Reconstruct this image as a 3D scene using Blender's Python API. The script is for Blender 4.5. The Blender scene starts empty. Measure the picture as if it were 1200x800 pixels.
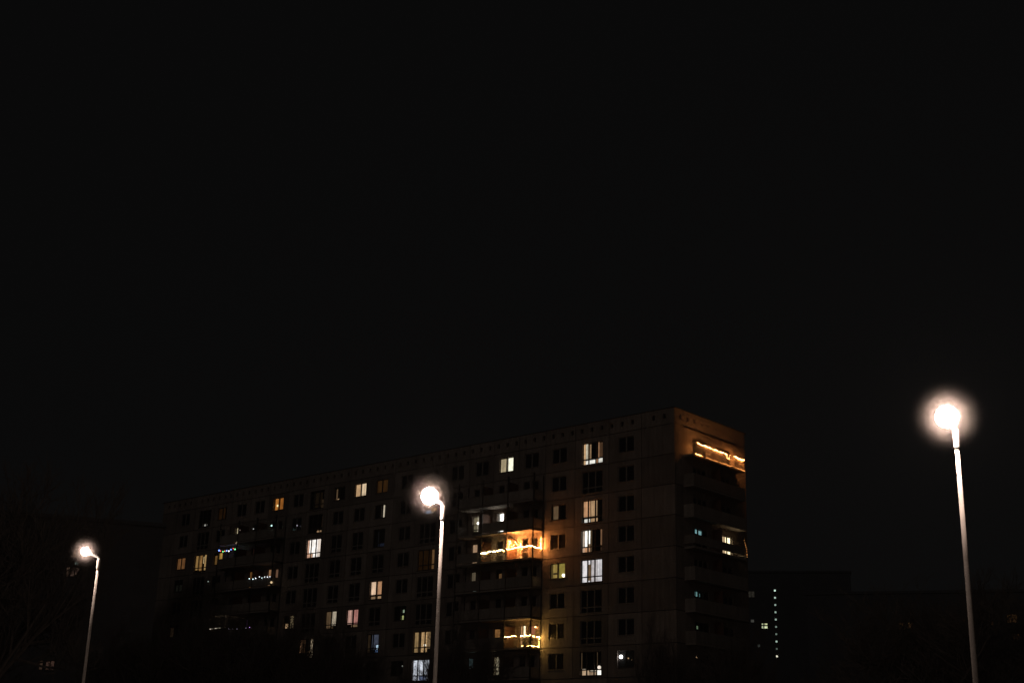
import bpy, bmesh, math, random
from mathutils import Vector, Matrix
rnd = random.Random(11)
S = bpy.data.scenes[0] if bpy.context.scene is None else bpy.context.scene
COL = S.collection

# ------------------------------------------------------------------ basics
def tag(o, label=None, cat=None, group=None, kind=None):
    if label: o['label'] = label
    if cat: o['category'] = cat
    if group: o['group'] = group
    if kind: o['kind'] = kind
    return o

def empty(name, loc=(0, 0, 0), rz=0.0, parent=None):
    o = bpy.data.objects.new(name, None); COL.objects.link(o)
    o.location = loc; o.rotation_euler = (0, 0, rz); o.parent = parent
    o.empty_display_size = .2
    return o

class MB:
    """collects faces, builds one mesh"""
    def __init__(s): s.v = []; s.f = []; s.m = []; s.t = []; s.mi = 0; s.tint = 0.5
    def face(s, pts):
        n = len(s.v); s.v += [tuple(p) for p in pts]; s.f.append(tuple(range(n, n + len(pts)))); s.m.append(s.mi); s.t.append(s.tint)
    def box(s, a, b):
        x0, x1 = sorted((a[0], b[0])); y0, y1 = sorted((a[1], b[1])); z0, z1 = sorted((a[2], b[2]))
        n = len(s.v)
        s.v += [(x0, y0, z0), (x1, y0, z0), (x1, y1, z0), (x0, y1, z0), (x0, y0, z1), (x1, y0, z1), (x1, y1, z1), (x0, y1, z1)]
        for q in ((0, 3, 2, 1), (4, 5, 6, 7), (0, 1, 5, 4), (1, 2, 6, 5), (2, 3, 7, 6), (3, 0, 4, 7)):
            s.f.append(tuple(n + i for i in q)); s.m.append(s.mi); s.t.append(s.tint)
    def tube(s, pts, radii, k=8, cap=True):
        pts = [Vector(p) for p in pts]; rings = []
        up = Vector((0, 0, 1)); px = None
        for i, p in enumerate(pts):
            d = (pts[min(i + 1, len(pts) - 1)] - pts[max(i - 1, 0)])
            d = d.normalized() if d.length > 1e-9 else up
            ref = Vector((1, 0, 0)) if abs(d.z) > .9 else up
            x = (d.cross(ref) if px is None else px - d * px.dot(d)).normalized(); px = x; y = d.cross(x).normalized()
            r = radii[i] if hasattr(radii, '__len__') else radii
            n = len(s.v)
            for j in range(k):
                a = 2 * math.pi * j / k
                s.v.append(tuple(p + x * (r * math.cos(a)) + y * (r * math.sin(a))))
            rings.append(n)
        for i in range(len(rings) - 1):
            for j in range(k):
                a, b = rings[i] + j, rings[i] + (j + 1) % k
                s.f.append((a, b, b + rings[i + 1] - rings[i], a + rings[i + 1] - rings[i])); s.m.append(s.mi); s.t.append(s.tint)
        if cap:
            s.f.append(tuple(rings[0] + j for j in range(k))[::-1]); s.m.append(s.mi); s.t.append(s.tint)
            s.f.append(tuple(rings[-1] + j for j in range(k))); s.m.append(s.mi); s.t.append(s.tint)
    def ball(s, c, r, seg=8, rg=5, sq=1.0):
        n = len(s.v); c = Vector(c)
        s.v.append((c.x, c.y, c.z + r * sq))
        for i in range(1, rg):
            th = math.pi * i / rg
            for j in range(seg):
                ph = 2 * math.pi * j / seg
                s.v.append((c.x + r * math.sin(th) * math.cos(ph), c.y + r * math.sin(th) * math.sin(ph), c.z + r * sq * math.cos(th)))
        s.v.append((c.x, c.y, c.z - r * sq)); last = len(s.v) - 1
        def add(q): s.f.append(q); s.m.append(s.mi); s.t.append(s.tint)
        for j in range(seg): add((n, n + 1 + j, n + 1 + (j + 1) % seg))
        for i in range(rg - 2):
            for j in range(seg):
                a = n + 1 + i * seg + j; b = n + 1 + i * seg + (j + 1) % seg
                add((a, a + seg, b + seg, b))
        a = n + 1 + (rg - 2) * seg
        for j in range(seg): add((a + j, last, a + (j + 1) % seg))
    def build(s, name, mats, parent=None, smooth=False):
        me = bpy.data.meshes.new(name); me.from_pydata(s.v, [], s.f)
        mats = mats if isinstance(mats, (list, tuple)) else [mats]
        for m in mats: me.materials.append(m)
        me.polygons.foreach_set('material_index', s.m)
        if len(set(s.t)) > 1:
            at = me.attributes.new('tint', 'FLOAT', 'FACE'); at.data.foreach_set('value', s.t)
        if smooth: me.polygons.foreach_set('use_smooth', [True] * len(s.f))
        me.update()
        o = bpy.data.objects.new(name, me); COL.objects.link(o); o.parent = parent
        return o

# ------------------------------------------------------------------ materials
def newmat(name):
    m = bpy.data.materials.new(name); m.use_nodes = True
    nt = m.node_tree; nt.nodes.clear()
    out = nt.nodes.new('ShaderNodeOutputMaterial')
    return m, nt, out

def surf(name, col, rough=.8, metal=0.0, noise=0.0, scale=3.0, bump=0.0, tint=0.0, fine=0.0, streak=0.0, spec=.5):
    m, nt, out = newmat(name); N = nt.nodes; L = nt.links
    p = N.new('ShaderNodeBsdfPrincipled'); L.new(p.outputs[0], out.inputs[0])
    p.inputs['Roughness'].default_value = rough; p.inputs['Metallic'].default_value = metal; p.inputs['Specular IOR Level'].default_value = spec
    tc = N.new('ShaderNodeTexCoord')
    val = None
    def chain(v, node_out, amt):
        mr = N.new('ShaderNodeMapRange'); mr.inputs['From Min'].default_value = .25; mr.inputs['From Max'].default_value = .75
        mr.inputs['To Min'].default_value = 1 - amt; mr.inputs['To Max'].default_value = 1 + amt
        L.new(node_out, mr.inputs['Value'])
        if v is None: return mr.outputs[0]
        mu = N.new('ShaderNodeMath'); mu.operation = 'MULTIPLY'; L.new(v, mu.inputs[0]); L.new(mr.outputs[0], mu.inputs[1]); return mu.outputs[0]
    if noise:
        n = N.new('ShaderNodeTexNoise'); n.inputs['Scale'].default_value = scale; n.inputs['Detail'].default_value = 8
        L.new(tc.outputs['Object'], n.inputs['Vector']); val = chain(val, n.outputs['Fac'], noise)
        if bump:
            b = N.new('ShaderNodeBump'); b.inputs['Strength'].default_value = bump; b.inputs['Distance'].default_value = .02
            L.new(n.outputs['Fac'], b.inputs['Height']); L.new(b.outputs[0], p.inputs['Normal'])
    if fine:
        n = N.new('ShaderNodeTexNoise'); n.inputs['Scale'].default_value = scale * 14; n.inputs['Detail'].default_value = 3
        L.new(tc.outputs['Object'], n.inputs['Vector']); val = chain(val, n.outputs['Fac'], fine)
    if streak:
        mp = N.new('ShaderNodeMapping'); mp.inputs['Scale'].default_value = (1.6, 1.6, .12)
        n = N.new('ShaderNodeTexNoise'); n.inputs['Scale'].default_value = 2; n.inputs['Detail'].default_value = 5
        L.new(tc.outputs['Object'], mp.inputs[0]); L.new(mp.outputs[0], n.inputs['Vector']); val = chain(val, n.outputs['Fac'], streak)
    if tint:
        a = N.new('ShaderNodeAttribute'); a.attribute_name = 'tint'
        val = chain(val, a.outputs['Fac'], tint)
    if val is None: p.inputs['Base Color'].default_value = (*col, 1)
    else:
        mx = N.new('ShaderNodeVectorMath'); mx.operation = 'SCALE'; mx.inputs[0].default_value = col
        L.new(val, mx.inputs['Scale']); L.new(mx.outputs[0], p.inputs['Base Color'])
    return m

_glow = {}
def glow(col, strength=1.0, folds=0.0, freq=7.0, blot=0.0, key=''):
    """something lit: a bulb, a screen, a curtain with a lamp behind it"""
    k = (tuple(round(c, 3) for c in col), round(strength, 3), folds, freq, blot, key)
    if k in _glow: return _glow[k]
    m, nt, out = newmat('lit_' + (key or 'surface')); N = nt.nodes; L = nt.links
    e = N.new('ShaderNodeEmission'); e.inputs[0].default_value = (*col, 1); e.inputs[1].default_value = strength
    L.new(e.outputs[0], out.inputs[0])
    if folds or blot:
        tc = N.new('ShaderNodeTexCoord'); v = None
        if folds:
            mp = N.new('ShaderNodeMapping'); mp.inputs['Scale'].default_value = (freq, freq, .25)
            n = N.new('ShaderNodeTexNoise'); n.inputs['Scale'].default_value = 1; n.inputs['Detail'].default_value = 2
            L.new(tc.outputs['Object'], mp.inputs[0]); L.new(mp.outputs[0], n.inputs['Vector'])
            mr = N.new('ShaderNodeMapRange'); mr.inputs['From Min'].default_value = .3; mr.inputs['From Max'].default_value = .7
            mr.inputs['To Min'].default_value = 1 - folds; mr.inputs['To Max'].default_value = 1 + folds * .4
            L.new(n.outputs['Fac'], mr.inputs['Value']); v = mr.outputs[0]
        if blot:
            n = N.new('ShaderNodeTexNoise'); n.inputs['Scale'].default_value = 2.2; n.inputs['Detail'].default_value = 3
            L.new(tc.outputs['Object'], n.inputs['Vector'])
            mr = N.new('ShaderNodeMapRange'); mr.inputs['From Min'].default_value = .35; mr.inputs['From Max'].default_value = .65
            mr.inputs['To Min'].default_value = 1 - blot; mr.inputs['To Max'].default_value = 1 + blot * .3
            L.new(n.outputs['Fac'], mr.inputs['Value'])
            if v is None: v = mr.outputs[0]
            else:
                mu = N.new('ShaderNodeMath'); mu.operation = 'MULTIPLY'; L.new(v, mu.inputs[0]); L.new(mr.outputs[0], mu.inputs[1]); v = mu.outputs[0]
        mu = N.new('ShaderNodeMath'); mu.operation = 'MULTIPLY'; mu.inputs[1].default_value = strength
        L.new(v, mu.inputs[0]); L.new(mu.outputs[0], e.inputs[1])
    _glow[k] = m
    m.cycles.emission_sampling = 'NONE' if (strength < 2.5 and key != 'street_lamp') else 'FRONT'
    return m

def glass_mat():
    m, nt, out = newmat('thin_glass'); N = nt.nodes; L = nt.links
    t = N.new('ShaderNodeBsdfTransparent'); t.inputs[0].default_value = (.92, .94, .93, 1)
    g = N.new('ShaderNodeBsdfGlossy'); g.inputs['Roughness'].default_value = .03
    f = N.new('ShaderNodeFresnel'); f.inputs[0].default_value = 1.45
    mx = N.new('ShaderNodeMixShader'); 
    ge = N.new('ShaderNodeNewGeometry'); im = N.new('ShaderNodeMath'); im.operation = 'SUBTRACT'; im.inputs[0].default_value = 1; L.new(ge.outputs['Backfacing'], im.inputs[1])
    fm = N.new('ShaderNodeMath'); fm.operation = 'MULTIPLY'; L.new(f.outputs[0], fm.inputs[0]); L.new(im.outputs[0], fm.inputs[1])   # the pane reflects on its outer face
    L.new(fm.outputs[0], mx.inputs[0]); L.new(t.outputs[0], mx.inputs[1]); L.new(g.outputs[0], mx.inputs[2])
    L.new(mx.outputs[0], out.inputs[0]); return m

M = dict(
    panel=surf('aggregate_concrete_panel', (.36, .298, .255), .9, noise=.18, scale=.55, fine=.28, bump=.15, tint=.22, streak=.24),
    gable=surf('gable_concrete_panel', (.36, .298, .255), .9, noise=.18, scale=.6, fine=.25, bump=.15, tint=.16, streak=.26),
    joint=surf('joint_sealant', (.04, .035, .03), .9, noise=.3, scale=2),
    core=surf('raw_concrete', (.16, .14, .125), .95, noise=.2, scale=1),
    slab=surf('painted_slab', (.42, .36, .31), .85, noise=.12, scale=1.2, streak=.1),
    parapet=surf('balcony_parapet_paint', (.38, .33, .285), .75, noise=.12, scale=.9, streak=.22, tint=.15),
    post=surf('dark_painted_post', (.05, .045, .04), .6, noise=.2, scale=3),
    rail=surf('railing_paint', (.22, .19, .16), .5, noise=.2, scale=5),
    part=surf('brown_partition', (.15, .075, .05), .7, noise=.2, scale=2),
    frame=surf('window_frame_paint', (.36, .32, .28), .5, noise=.1, scale=4),
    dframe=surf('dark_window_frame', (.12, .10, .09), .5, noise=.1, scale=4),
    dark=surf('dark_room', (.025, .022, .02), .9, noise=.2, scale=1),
    roof=surf('roof_felt', (.06, .055, .05), .95, noise=.3, scale=1),
    vent=surf('vent_louvre', (.03, .027, .025), .8),
    bark=surf('bark', (.12, .10, .088), .95, noise=.35, scale=6),
    lamp_pole=surf('galvanised_pole', (.31, .28, .26), .9, spec=.0, noise=.12, scale=5, fine=.1, streak=.2),
    housing=surf('lamp_housing', (.18, .18, .18), .5, noise=.1, scale=8),
    grass=surf('grass_ground', (.05, .065, .03), .95, noise=.35, scale=.8, bump=.5, fine=.3),
    asphalt=surf('asphalt', (.05, .05, .05), .85, noise=.2, scale=2, fine=.3),
    paving=surf('paving', (.22, .21, .20), .9, noise=.2, scale=2, fine=.2),
    kerb=surf('kerb', (.3, .29, .28), .9, noise=.2, scale=2),
    paint=surf('road_paint', (.75, .75, .73), .7, noise=.15, scale=6),
    far=surf('far_facade', (.16, .165, .18), .9, noise=.15, scale=.2, tint=.05),
    pane=None, glass=glass_mat(), cord=surf('cord', (.03, .04, .03), .7),
)
def bloom_mat(R_, dens):
    """ball of scatter added as lens bloom, densest in the middle, fading outward"""
    m, nt, out = newmat('bloom_halo'); N = nt.nodes; L = nt.links
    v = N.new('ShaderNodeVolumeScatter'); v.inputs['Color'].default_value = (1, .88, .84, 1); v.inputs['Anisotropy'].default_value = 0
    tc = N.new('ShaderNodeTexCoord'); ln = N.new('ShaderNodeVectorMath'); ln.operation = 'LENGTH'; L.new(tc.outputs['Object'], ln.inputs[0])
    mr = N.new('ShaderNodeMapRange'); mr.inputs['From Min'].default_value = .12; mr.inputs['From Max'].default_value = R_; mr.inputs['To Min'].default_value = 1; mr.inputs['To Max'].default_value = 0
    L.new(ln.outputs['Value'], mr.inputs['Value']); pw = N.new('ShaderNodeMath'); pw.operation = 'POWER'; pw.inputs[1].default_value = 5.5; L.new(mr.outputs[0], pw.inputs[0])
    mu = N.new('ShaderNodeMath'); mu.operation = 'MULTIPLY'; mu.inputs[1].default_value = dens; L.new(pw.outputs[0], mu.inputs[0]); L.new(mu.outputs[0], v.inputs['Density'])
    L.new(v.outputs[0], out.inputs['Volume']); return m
M['farpane'] = surf('far_dark_glass', (.12, .125, .135), .6)
_m = surf('dark_glass', (.03, .03, .032), .2); M['pane'] = _m

# ------------------------------------------------------------------ camera
f_px = 1522.418
R = [[0.9995386285348289, -0.03037318005598328, 0.0], [-0.00954069934950432, -0.3139709943275467, -0.9493846374241022], [0.02883583053486666, 0.9489466184429229, -0.3141159184490751]]
cam = bpy.data.cameras.new('camera'); cam.lens = 36 * f_px / 1200; cam.sensor_width = 36; cam.sensor_fit = 'HORIZONTAL'
cam.clip_start = .1; cam.clip_end = 2000
co = bpy.data.objects.new('camera', cam); COL.objects.link(co)
mw = Matrix(R).to_4x4(); mw.translation = Vector((0, 0, 1.6)); co.matrix_world = mw
S.camera = co

# ------------------------------------------------------------------ apartment building
# local frame: X = along the gable (w), Y = along the long facade (u), origin = ground at the near corner
CX, CY = 15.0515, 114.916
ANG = math.atan2(0.7417896, 0.67063267)
bld = empty('apartment_building', (CX, CY, 0), ANG)
tag(bld, 'long eleven-storey prefabricated concrete apartment block, mostly dark with some lit windows and balconies', 'apartment building')
Z0 = 31.1; FH = 2.8; ULEN = 81.0; WLEN = 12.0; ROOF = 33.76; BAND = 32.27; NR = 11
def P(face, s, z, o):           # s along facade, o outward
    return (-o, s, z) if face == 'L' else (s, -o, z)
def fbox(mb, face, s0, s1, z0, z1, o0, o1): mb.box(P(face, s0, z0, o0), P(face, s1, z1, o1))

cols = {}       # u : kind
SH = (.68, -.80); F3 = (.72, -1.42); F2 = (.78, -1.18)
Scols = [5.5, 13.6, 27.4, 35.0, 53.3, 68.0, 75.8]
F3cols = [9.5, 31.5, 49.9, 71.6]; F2cols = [38.95, 42.45, 46.0]
Bcols1 = [(15.5, 18.85), (18.85, 22.25), (22.25, 25.6)]
Bcols2 = [(55.2, 58.75), (58.75, 62.3), (62.3, 65.9)]
bays = Bcols1 + Bcols2
edges = [0.0, 3.7, 7.5, 11.6, 15.35, 18.85, 22.25, 25.65, 29.3, 33.4, 36.95, 40.7, 44.2, 47.9, 51.6, 55.1, 58.75, 62.3, 65.95, 69.7, 73.7, 77.7, 81.0]
def openings_L(row):            # list of (u0,u1,z0,z1,kind)
    c = Z0 - FH * row; out = []
    for u in Scols: out.append((u - .93, u + .93, c + SH[1], c + SH[0], 'window'))
    for u in F3cols: out.append((u - 1.25, u + 1.25, c + F3[1], c + F3[0], 'french_window'))
    for u in F2cols:
        if row == 0 or (row == 1): out.append((u - .93, u + .93, c + SH[1], c + SH[0], 'window'))
        else: out.append((u - .93, u + .93, c + F2[1], c + F2[0], 'tall_window'))
    for b0, b1 in bays:
        if row == 0: m = (b0 + b1) / 2; out.append((m - .93, m + .93, c + SH[1], c + SH[0], 'window'))
        else:
            out.append((b0 + .70, b0 + 1.60, c - .65, c + .62, 'kitchen_window'))
            out.append((b0 + 1.85, b0 + 2.72, c - 1.46, c + .68, 'balcony_door'))
    return out
def openings_G(row):
    c = Z0 - FH * row
    return [(2.9, 5.2, c - 1.46, c + .42, 'glazed_door'), (6.85, 9.35, c - 1.46, c + .42, 'glazed_door')]

def panel_with_holes(mb, face, s0, s1, z0, z1, holes, o0=-.22, o1=0.0):
    """rectangular panel with non-overlapping openings in a single horizontal run"""
    hs = sorted([h for h in holes if h[0] > s0 - .01 and h[1] < s1 + .01], key=lambda h: h[0])
    x = s0
    for h in hs:
        if h[0] > x: fbox(mb, face, x, h[0], z0, z1, o0, o1)
        if h[2] > z0: fbox(mb, face, h[0], h[1], z0, h[2], o0, o1)
        if h[3] < z1: fbox(mb, face, h[0], h[1], h[3], z1, o0, o1)
        x = h[1]
    if x < s1: fbox(mb, face, x, s1, z0, z1, o0, o1)

J = .03
wall = MB(); gab = MB()
for r in range(NR):
    zt = BAND - FH * r; zb = zt - FH
    for i in range(len(edges) - 1):
        wall.tint = rnd.uniform(.25, .75)
        a = edges[i] + (J if i else -.0); b = edges[i + 1] - J
        panel_with_holes(wall, 'L', a, b, zb + J, zt - J, [o[:4] for o in openings_L(r)])
    ge = [0.0, 1.45, 5.95, 10.4, 12.0]
    for i in range(4):
        gab.tint = rnd.uniform(.25, .75)
        a = ge[i] + J + (.225 if i == 0 else 0); b = ge[i + 1] - J
        panel_with_holes(gab, 'G', a, b, zb + J, zt - J, [o[:4] for o in openings_G(r)])
# attic band with a row of vents
def vents(face, n0, n1):
    out = []; s = n0
    while s < n1:
        out.append((s, s + .34, 32.86, 33.30)); s += 1.21
    return out
vL = vents('L', .95, 80.3); vG = vents('G', .75, 11.5)
for i in range(len(edges) - 1):
    wall.tint = rnd.uniform(.3, .7)
    a = edges[i] + (J if i else 0); b = edges[i + 1] - J
    hs = []
    for v in vL:
        if v[1] < b - .05 and v[0] > a + .05: hs.append(v)
    panel_with_holes(wall, 'L', a, b, BAND + J, ROOF, hs)
gab.tint = .5
panel_with_holes(gab, 'G', J + .225, 12.0, BAND + J, ROOF, vG)
# plinth
zpl = BAND - FH * NR
wall.tint = .3; fbox(wall, 'L', 0, ULEN, 0, zpl - J, -.22, -.02)
gab.tint = .3; fbox(gab, 'G', .245, WLEN, 0, zpl - J, -.22, -.02)
w_o = wall.build('wall', M['panel'], bld); g_o = gab.build('gable_wall', M['gable'], bld)
# core: joint backing just behind the panels only between openings -> dark body of the block behind them
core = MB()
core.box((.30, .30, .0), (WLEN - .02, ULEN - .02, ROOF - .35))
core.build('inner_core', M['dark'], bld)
jm = MB()
for r in range(NR + 1):
    z = BAND - FH * r
    fbox(jm, 'L', 0.06, ULEN - .02, z - .03, z + .03, -.20, -.045)
    fbox(jm, 'G', .24, WLEN - .02, z - .03, z + .03, -.20, -.045)
for e in edges[1:-1]:
    for r in range(NR): fbox(jm, 'L', e - .03, e + .03, BAND - FH * (r + 1) + .03, BAND - FH * r - .03, -.20, -.045)
    fbox(jm, 'L', e - .03, e + .03, BAND + .03, ROOF - .03, -.20, -.045)
for e in (1.45, 5.95, 10.4):
    for r in range(NR): fbox(jm, 'G', e - .03, e + .03, BAND - FH * (r + 1) + .03, BAND - FH * r - .03, -.20, -.045)
jm.build('panel_joints', M['joint'], bld)
for fc, vv in (('G', vG), ('L', vL)):
    for v in vv:
        vb = MB(); fbox(vb, fc, v[0] - .02, v[1] + .02, v[2] - .02, v[3] + .02, -.26, -.222)
        for q in range(4): fbox(vb, fc, v[0], v[1], v[2] + .03 + q * .11, v[2] + .06 + q * .11, -.2215, -.19)
        vb.build('attic_vent', M['vent'], bld)
bw = MB()      # far walls
bw.box((WLEN - .0, 0.222, 0), (WLEN + .2, ULEN, ROOF)); bw.box((0.222, ULEN - .0, 0), (WLEN + .2, ULEN + .2, ROOF - .002))
bw.build('rear_wall', M['core'], bld)
rf = MB(); rf.box((.23, .23, ROOF - .34), (WLEN - .01, ULEN - .01, ROOF - .2))
rf.box((-.05, -.05, ROOF + .001), (.26, ULEN + .25, ROOF + .06)); rf.box((.261, -.05, ROOF + .001), (WLEN + .25, .26, ROOF + .06))
rf.box((WLEN - .02, .261, ROOF + .001), (WLEN + .25, ULEN + .25, ROOF + .06)); rf.box((.261, ULEN - .02, ROOF + .001), (WLEN - .021, ULEN + .25, ROOF + .06))
ro = rf.build('roof', M['roof'], bld)
# thin dark lintel shadow-gap canopy above the top gable balcony
cn = MB(); fbox(cn, 'G', 1.55, 10.45, BAND - .09, BAND + .03, .001, .07); cn.build('gable_ledge', M['post'], bld)

# ---- window furniture
def casing(kind, face, s0, s1, z0, z1, mat):
    """frame mesh, returns (MB frame, list of panes, divs)"""
    w = s1 - s0; h = z1 - z0; fr = MB(); t = .07; d0, d1 = -.17, -.10
    fbox(fr, face, s0, s1, z0, z0 + t, d0, d1); fbox(fr, face, s0, s1, z1 - t, z1, d0, d1)
    fbox(fr, face, s0, s0 + t, z0 + t, z1 - t, d0, d1); fbox(fr, face, s1 - t, s1, z0 + t, z1 - t, d0, d1)
    if kind == 'french_window': vs = [s0 + w * .36, s0 + w * .70]; tr = z0 + h * .25
    elif kind == 'tall_window': vs = [s0 + w * .5]; tr = z0 + h * .24
    elif kind == 'window': vs = [s0 + w * .5]; tr = None
    elif kind == 'glazed_door': vs = [s0 + w * .34, s0 + w * .67]; tr = None
    elif kind == 'kitchen_window': vs = []; tr = None
    else: vs = []; tr = z0 + h * .36
    mt = .14 if kind == 'window' else .11
    for v in vs: fbox(fr, face, v - mt / 2, v + mt / 2, z0 + t, z1 - t, d0 + .002, d1 + .02)
    if tr:
        xs = [s0 + t] + [q for v in vs for q in (v - mt / 2, v + mt / 2)] + [s1 - t]
        for i in range(0, len(xs), 2): fbox(fr, face, xs[i], xs[i + 1], tr - .05, tr + .05, d0 + .004, d1 + .01)
    # outer sill
    if kind != 'balcony_door' and kind != 'glazed_door': fbox(fr, face, s0 - .03, s1 + .03, z0 - .035, z0 - .001, .001, .06)
    return fr

LIT = {}
def lit(face, row, key, pieces): LIT[(face, row, key)] = pieces
# piece: (x0,x1,y0,y1,colour,strength,kind)   x from the viewer's left, y from the bottom; kinds: c curtain, r room wall, b bulb
W1 = (1, .86, .66); WH = (1, .93, .85); BE = (1, .60, .32); OR = (1, .42, .12); PE = (1, .50, .26); CO = (.86, .88, 1)
DK = 0
lit('L', 0, 9.5, [(.03, .12, 0, 1, BE, .9, 'c'), (.12, .36, .26, .95, BE, .30, 'r'), (.12, .22, .26, 1, W1, .75, 'c'), (.05, .36, 0, .22, WH, 1.2, 'r'), (.36, .62, 0, .22, WH, 1.1, 'r'), (.62, .68, 0, .22, PE, .5, 'c'), (.72, .78, .22, 1, PE, .30, 'c'), (.78, .95, .3, .95, PE, .09, 'c'), (.72, .92, 0, .25, WH, .9, 'r')])
lit('L', 0, 20.55, [(.0, .47, 0, 1, (1, .78, .48), .55, 'c'), (.36, .5, .05, .6, WH, 1.0, 'c'), (.52, 1, 0, 1, (1, .93, .72), 1.5, 'r')])
lit('L', 0, 42.45, [(0, .46, 0, 1, BE, .75, 'c'), (.5, 1, 0, 1, (1, .72, .47), .95, 'c')])
lit('L', 0, 46.0, [(.10, .22, .05, .9, BE, .10, 'c'), (.05, .4, 0, .16, BE, .40, 'r')])
lit('L', 0, 38.95, [(0, 1, 0, 1, OR, .035, 'c')])
lit('L', 0, 56.98, [(.05, .48, 0, 1, (1, .36, .07), .62, 'c'), (.55, 1, .0, 1, (1, .33, .06), .35, 'c'), (.25, .4, .3, .5, (1, .8, .4), 1.2, 'b')])
lit('L', 0, 49.9, [(.2, .8, .1, .9, BE, .008, 'c'), (.75, .9, .0, .5, BE, .03, 'c')])
lit('L', 0, 71.6, [(.35, .6, .10, .2, WH, .4, 'r')])
lit('L', 0, 68.0, [(0, .7, 0, 1, OR, .016, 'c')])
lit('L', 1, 38.95, [(.62, .76, .0, 1, (1, .82, .62), .8, 'c')])
lit('L', 1, 49.9, [(.6, .72, .0, .15, BE, .28, 'b'), (.8, .9, .0, .16, BE, .22, 'b'), (.86, .93, .3, .9, PE, .02, 'c')])
lit('L', 1, 31.5, [(.25, .55, .22, .32, (.55, .75, 1), .8, 'r'), (.62, .72, .28, .45, OR, .5, 'r'), (.80, .9, .26, .42, OR, .5, 'r')])
lit('L', 2, 13.6, [(.08, .48, .1, 1, BE, .16, 'c')])
lit('L', 2, 9.5, [(.04, .35, .26, 1, PE, .72, 'c'), (.06, .33, .02, .2, WH, .9, 'r'), (.37, .69, .27, 1, BE, .55, 'c'), (.37, .69, 0, .2, BE, .5, 'r')])
lit('L', 2, 49.9, [(0, .12, .0, 1, (1, .55, .38), .8, 'c'), (.10, .36, .27, 1, (1, .90, .84), 1.5, 'r'), (.37, .7, 0, 1, (1, .9, .86), 1.6, 'r'), (.7, 1, 0, 1, (1, .82, .72), 1.2, 'c'), (.1, .36, 0, .25, (1, .55, .35), .8, 'c')])
lit('L', 2, 38.95, [(.3, .95, .0, .22, (.4, .5, .9), .02, 'r'), (.3, .5, .25, .9, (.5, .5, .6), .01, 'c')])
lit('L', 2, 75.8, [(.0, 1, 0, 1, (1, .42, .15), .16, 'c')])
lit('L', 2, 71.6, [(0, .32, .15, 1, (1, .55, .18), .36, 'c'), (.34, .62, .1, 1, (1, .50, .16), .36, 'c'), (.45, .65, .5, .9, (1, .7, .35), .7, 'r'), (.74, 1, .1, 1, (1, .6, .24), .5, 'c')])
lit('L', 2, 68.0, [(.05, .3, 0, .8, (1, .5, .15), .16, 'c'), (.5, 1, 0, 1, (1, .55, .12), .55, 'c')])
lit('L', 3, 9.5, [(.02, .1, 0, 1, (1, .75, .6), .7, 'c'), (.10, .36, .25, 1, WH, 2.2, 'r'), (.03, .36, 0, .23, PE, .8, 'c'), (.28, .36, .2, .4, BE, .35, 'r'), (.36, .45, .0, 1, BE, .10, 'c'), (.86, .97, .25, 1, PE, .25, 'c'), (.86, .97, .0, .2, PE, .04, 'c')])
lit('L', 3, 75.8, [(.1, .8, .0, .6, (.8, .8, .6), .008, 'c')])
lit('L', 3, 31.5, [(0, .75, 0, 1, OR, .014, 'c'), (.78, .98, .0, 1, (1, .5, .2), .16, 'c')])
lit('L', 4, 9.5, [(.0, .36, 0, 1, (1, .92, .95), .9, 'r'), (.3, .42, .1, .8, BE, .18, 'c'), (.42, .70, .0, 1, (1, .88, .90), .68, 'r'), (.72, 1, 0, 1, (1, .92, .96), .85, 'c')])
lit('L', 4, 13.6, [(0, .1, 0, 1, (1, .65, .2), .12, 'c'), (.1, .46, .1, 1, (1, .66, .18), .38, 'r'), (.15, .4, .3, .42, (.3, .2, .1), .15, 'c'), (.5, 1, 0, 1, (1, .74, .16), .34, 'r'), (.72, .95, .08, .32, (1, .88, .62), 3.0, 'b')])
lit('L', 4, 38.95, [(.0, .44, .25, 1, (1, .66, .45), 1.1, 'c'), (.55, 1, .25, 1, PE, .62, 'c'), (0, .4, 0, .18, BE, .3, 'r'), (.55, 1, 0, .18, BE, .4, 'r')])
lit('L', 5, 42.45, [(.0, .44, .2, 1, (1, .55, .45), .6, 'c'), (.12, .3, .4, .7, (1, .16, .1), .45, 'r'), (.55, 1, .2, 1, (1, .42, .36), .55, 'c'), (.62, .9, .5, .8, (1, .12, .08), .5, 'r'), (.3, .9, .0, .16, BE, .16, 'r')])
lit('L', 5, 46.0, [(0, .4, .1, 1, BE, .12, 'c'), (.52, 1, .2, 1, (1, .8, .6), .55, 'c'), (0, .6, 0, .16, BE, .05, 'r')])
lit('L', 5, 75.8, [(0, .5, 0, .8, BE, .02, 'c')])
lit('L', 5, 53.3, [(.1, .4, .0, .4, BE, .7, 'c'), (.55, .95, .05, 1, (1, .72, .4), .45, 'c'), (.55, .95, .0, .3, (1, .8, .5), .8, 'r')])
lit('L', 5, 35.0, [(.55, .68, .0, .35, (.95, 1, .4), .4, 'r'), (.6, .72, .55, .75, (.8, 1, .7), .4, 'r')])
lit('L', 6, 49.9, [(.0, .1, .3, 1, PE, .5, 'c'), (.1, .36, .3, 1, PE, .12, 'c'), (.74, 1, .0, 1, (1, .74, .5), .7, 'c'), (.5, .7, 0, .4, BE, .4, 'c')])
lit('L', 6, 38.95, [(0, .2, 0, 1, BE, .03, 'c'), (.3, .9, .2, 1, (.5, .55, .8), .10, 'r'), (.68, .98, .2, .42, (.6, .8, 1), 1.4, 'r'), (.6, .95, 0, .15, (.3, .5, 1), .4, 'r')])
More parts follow.
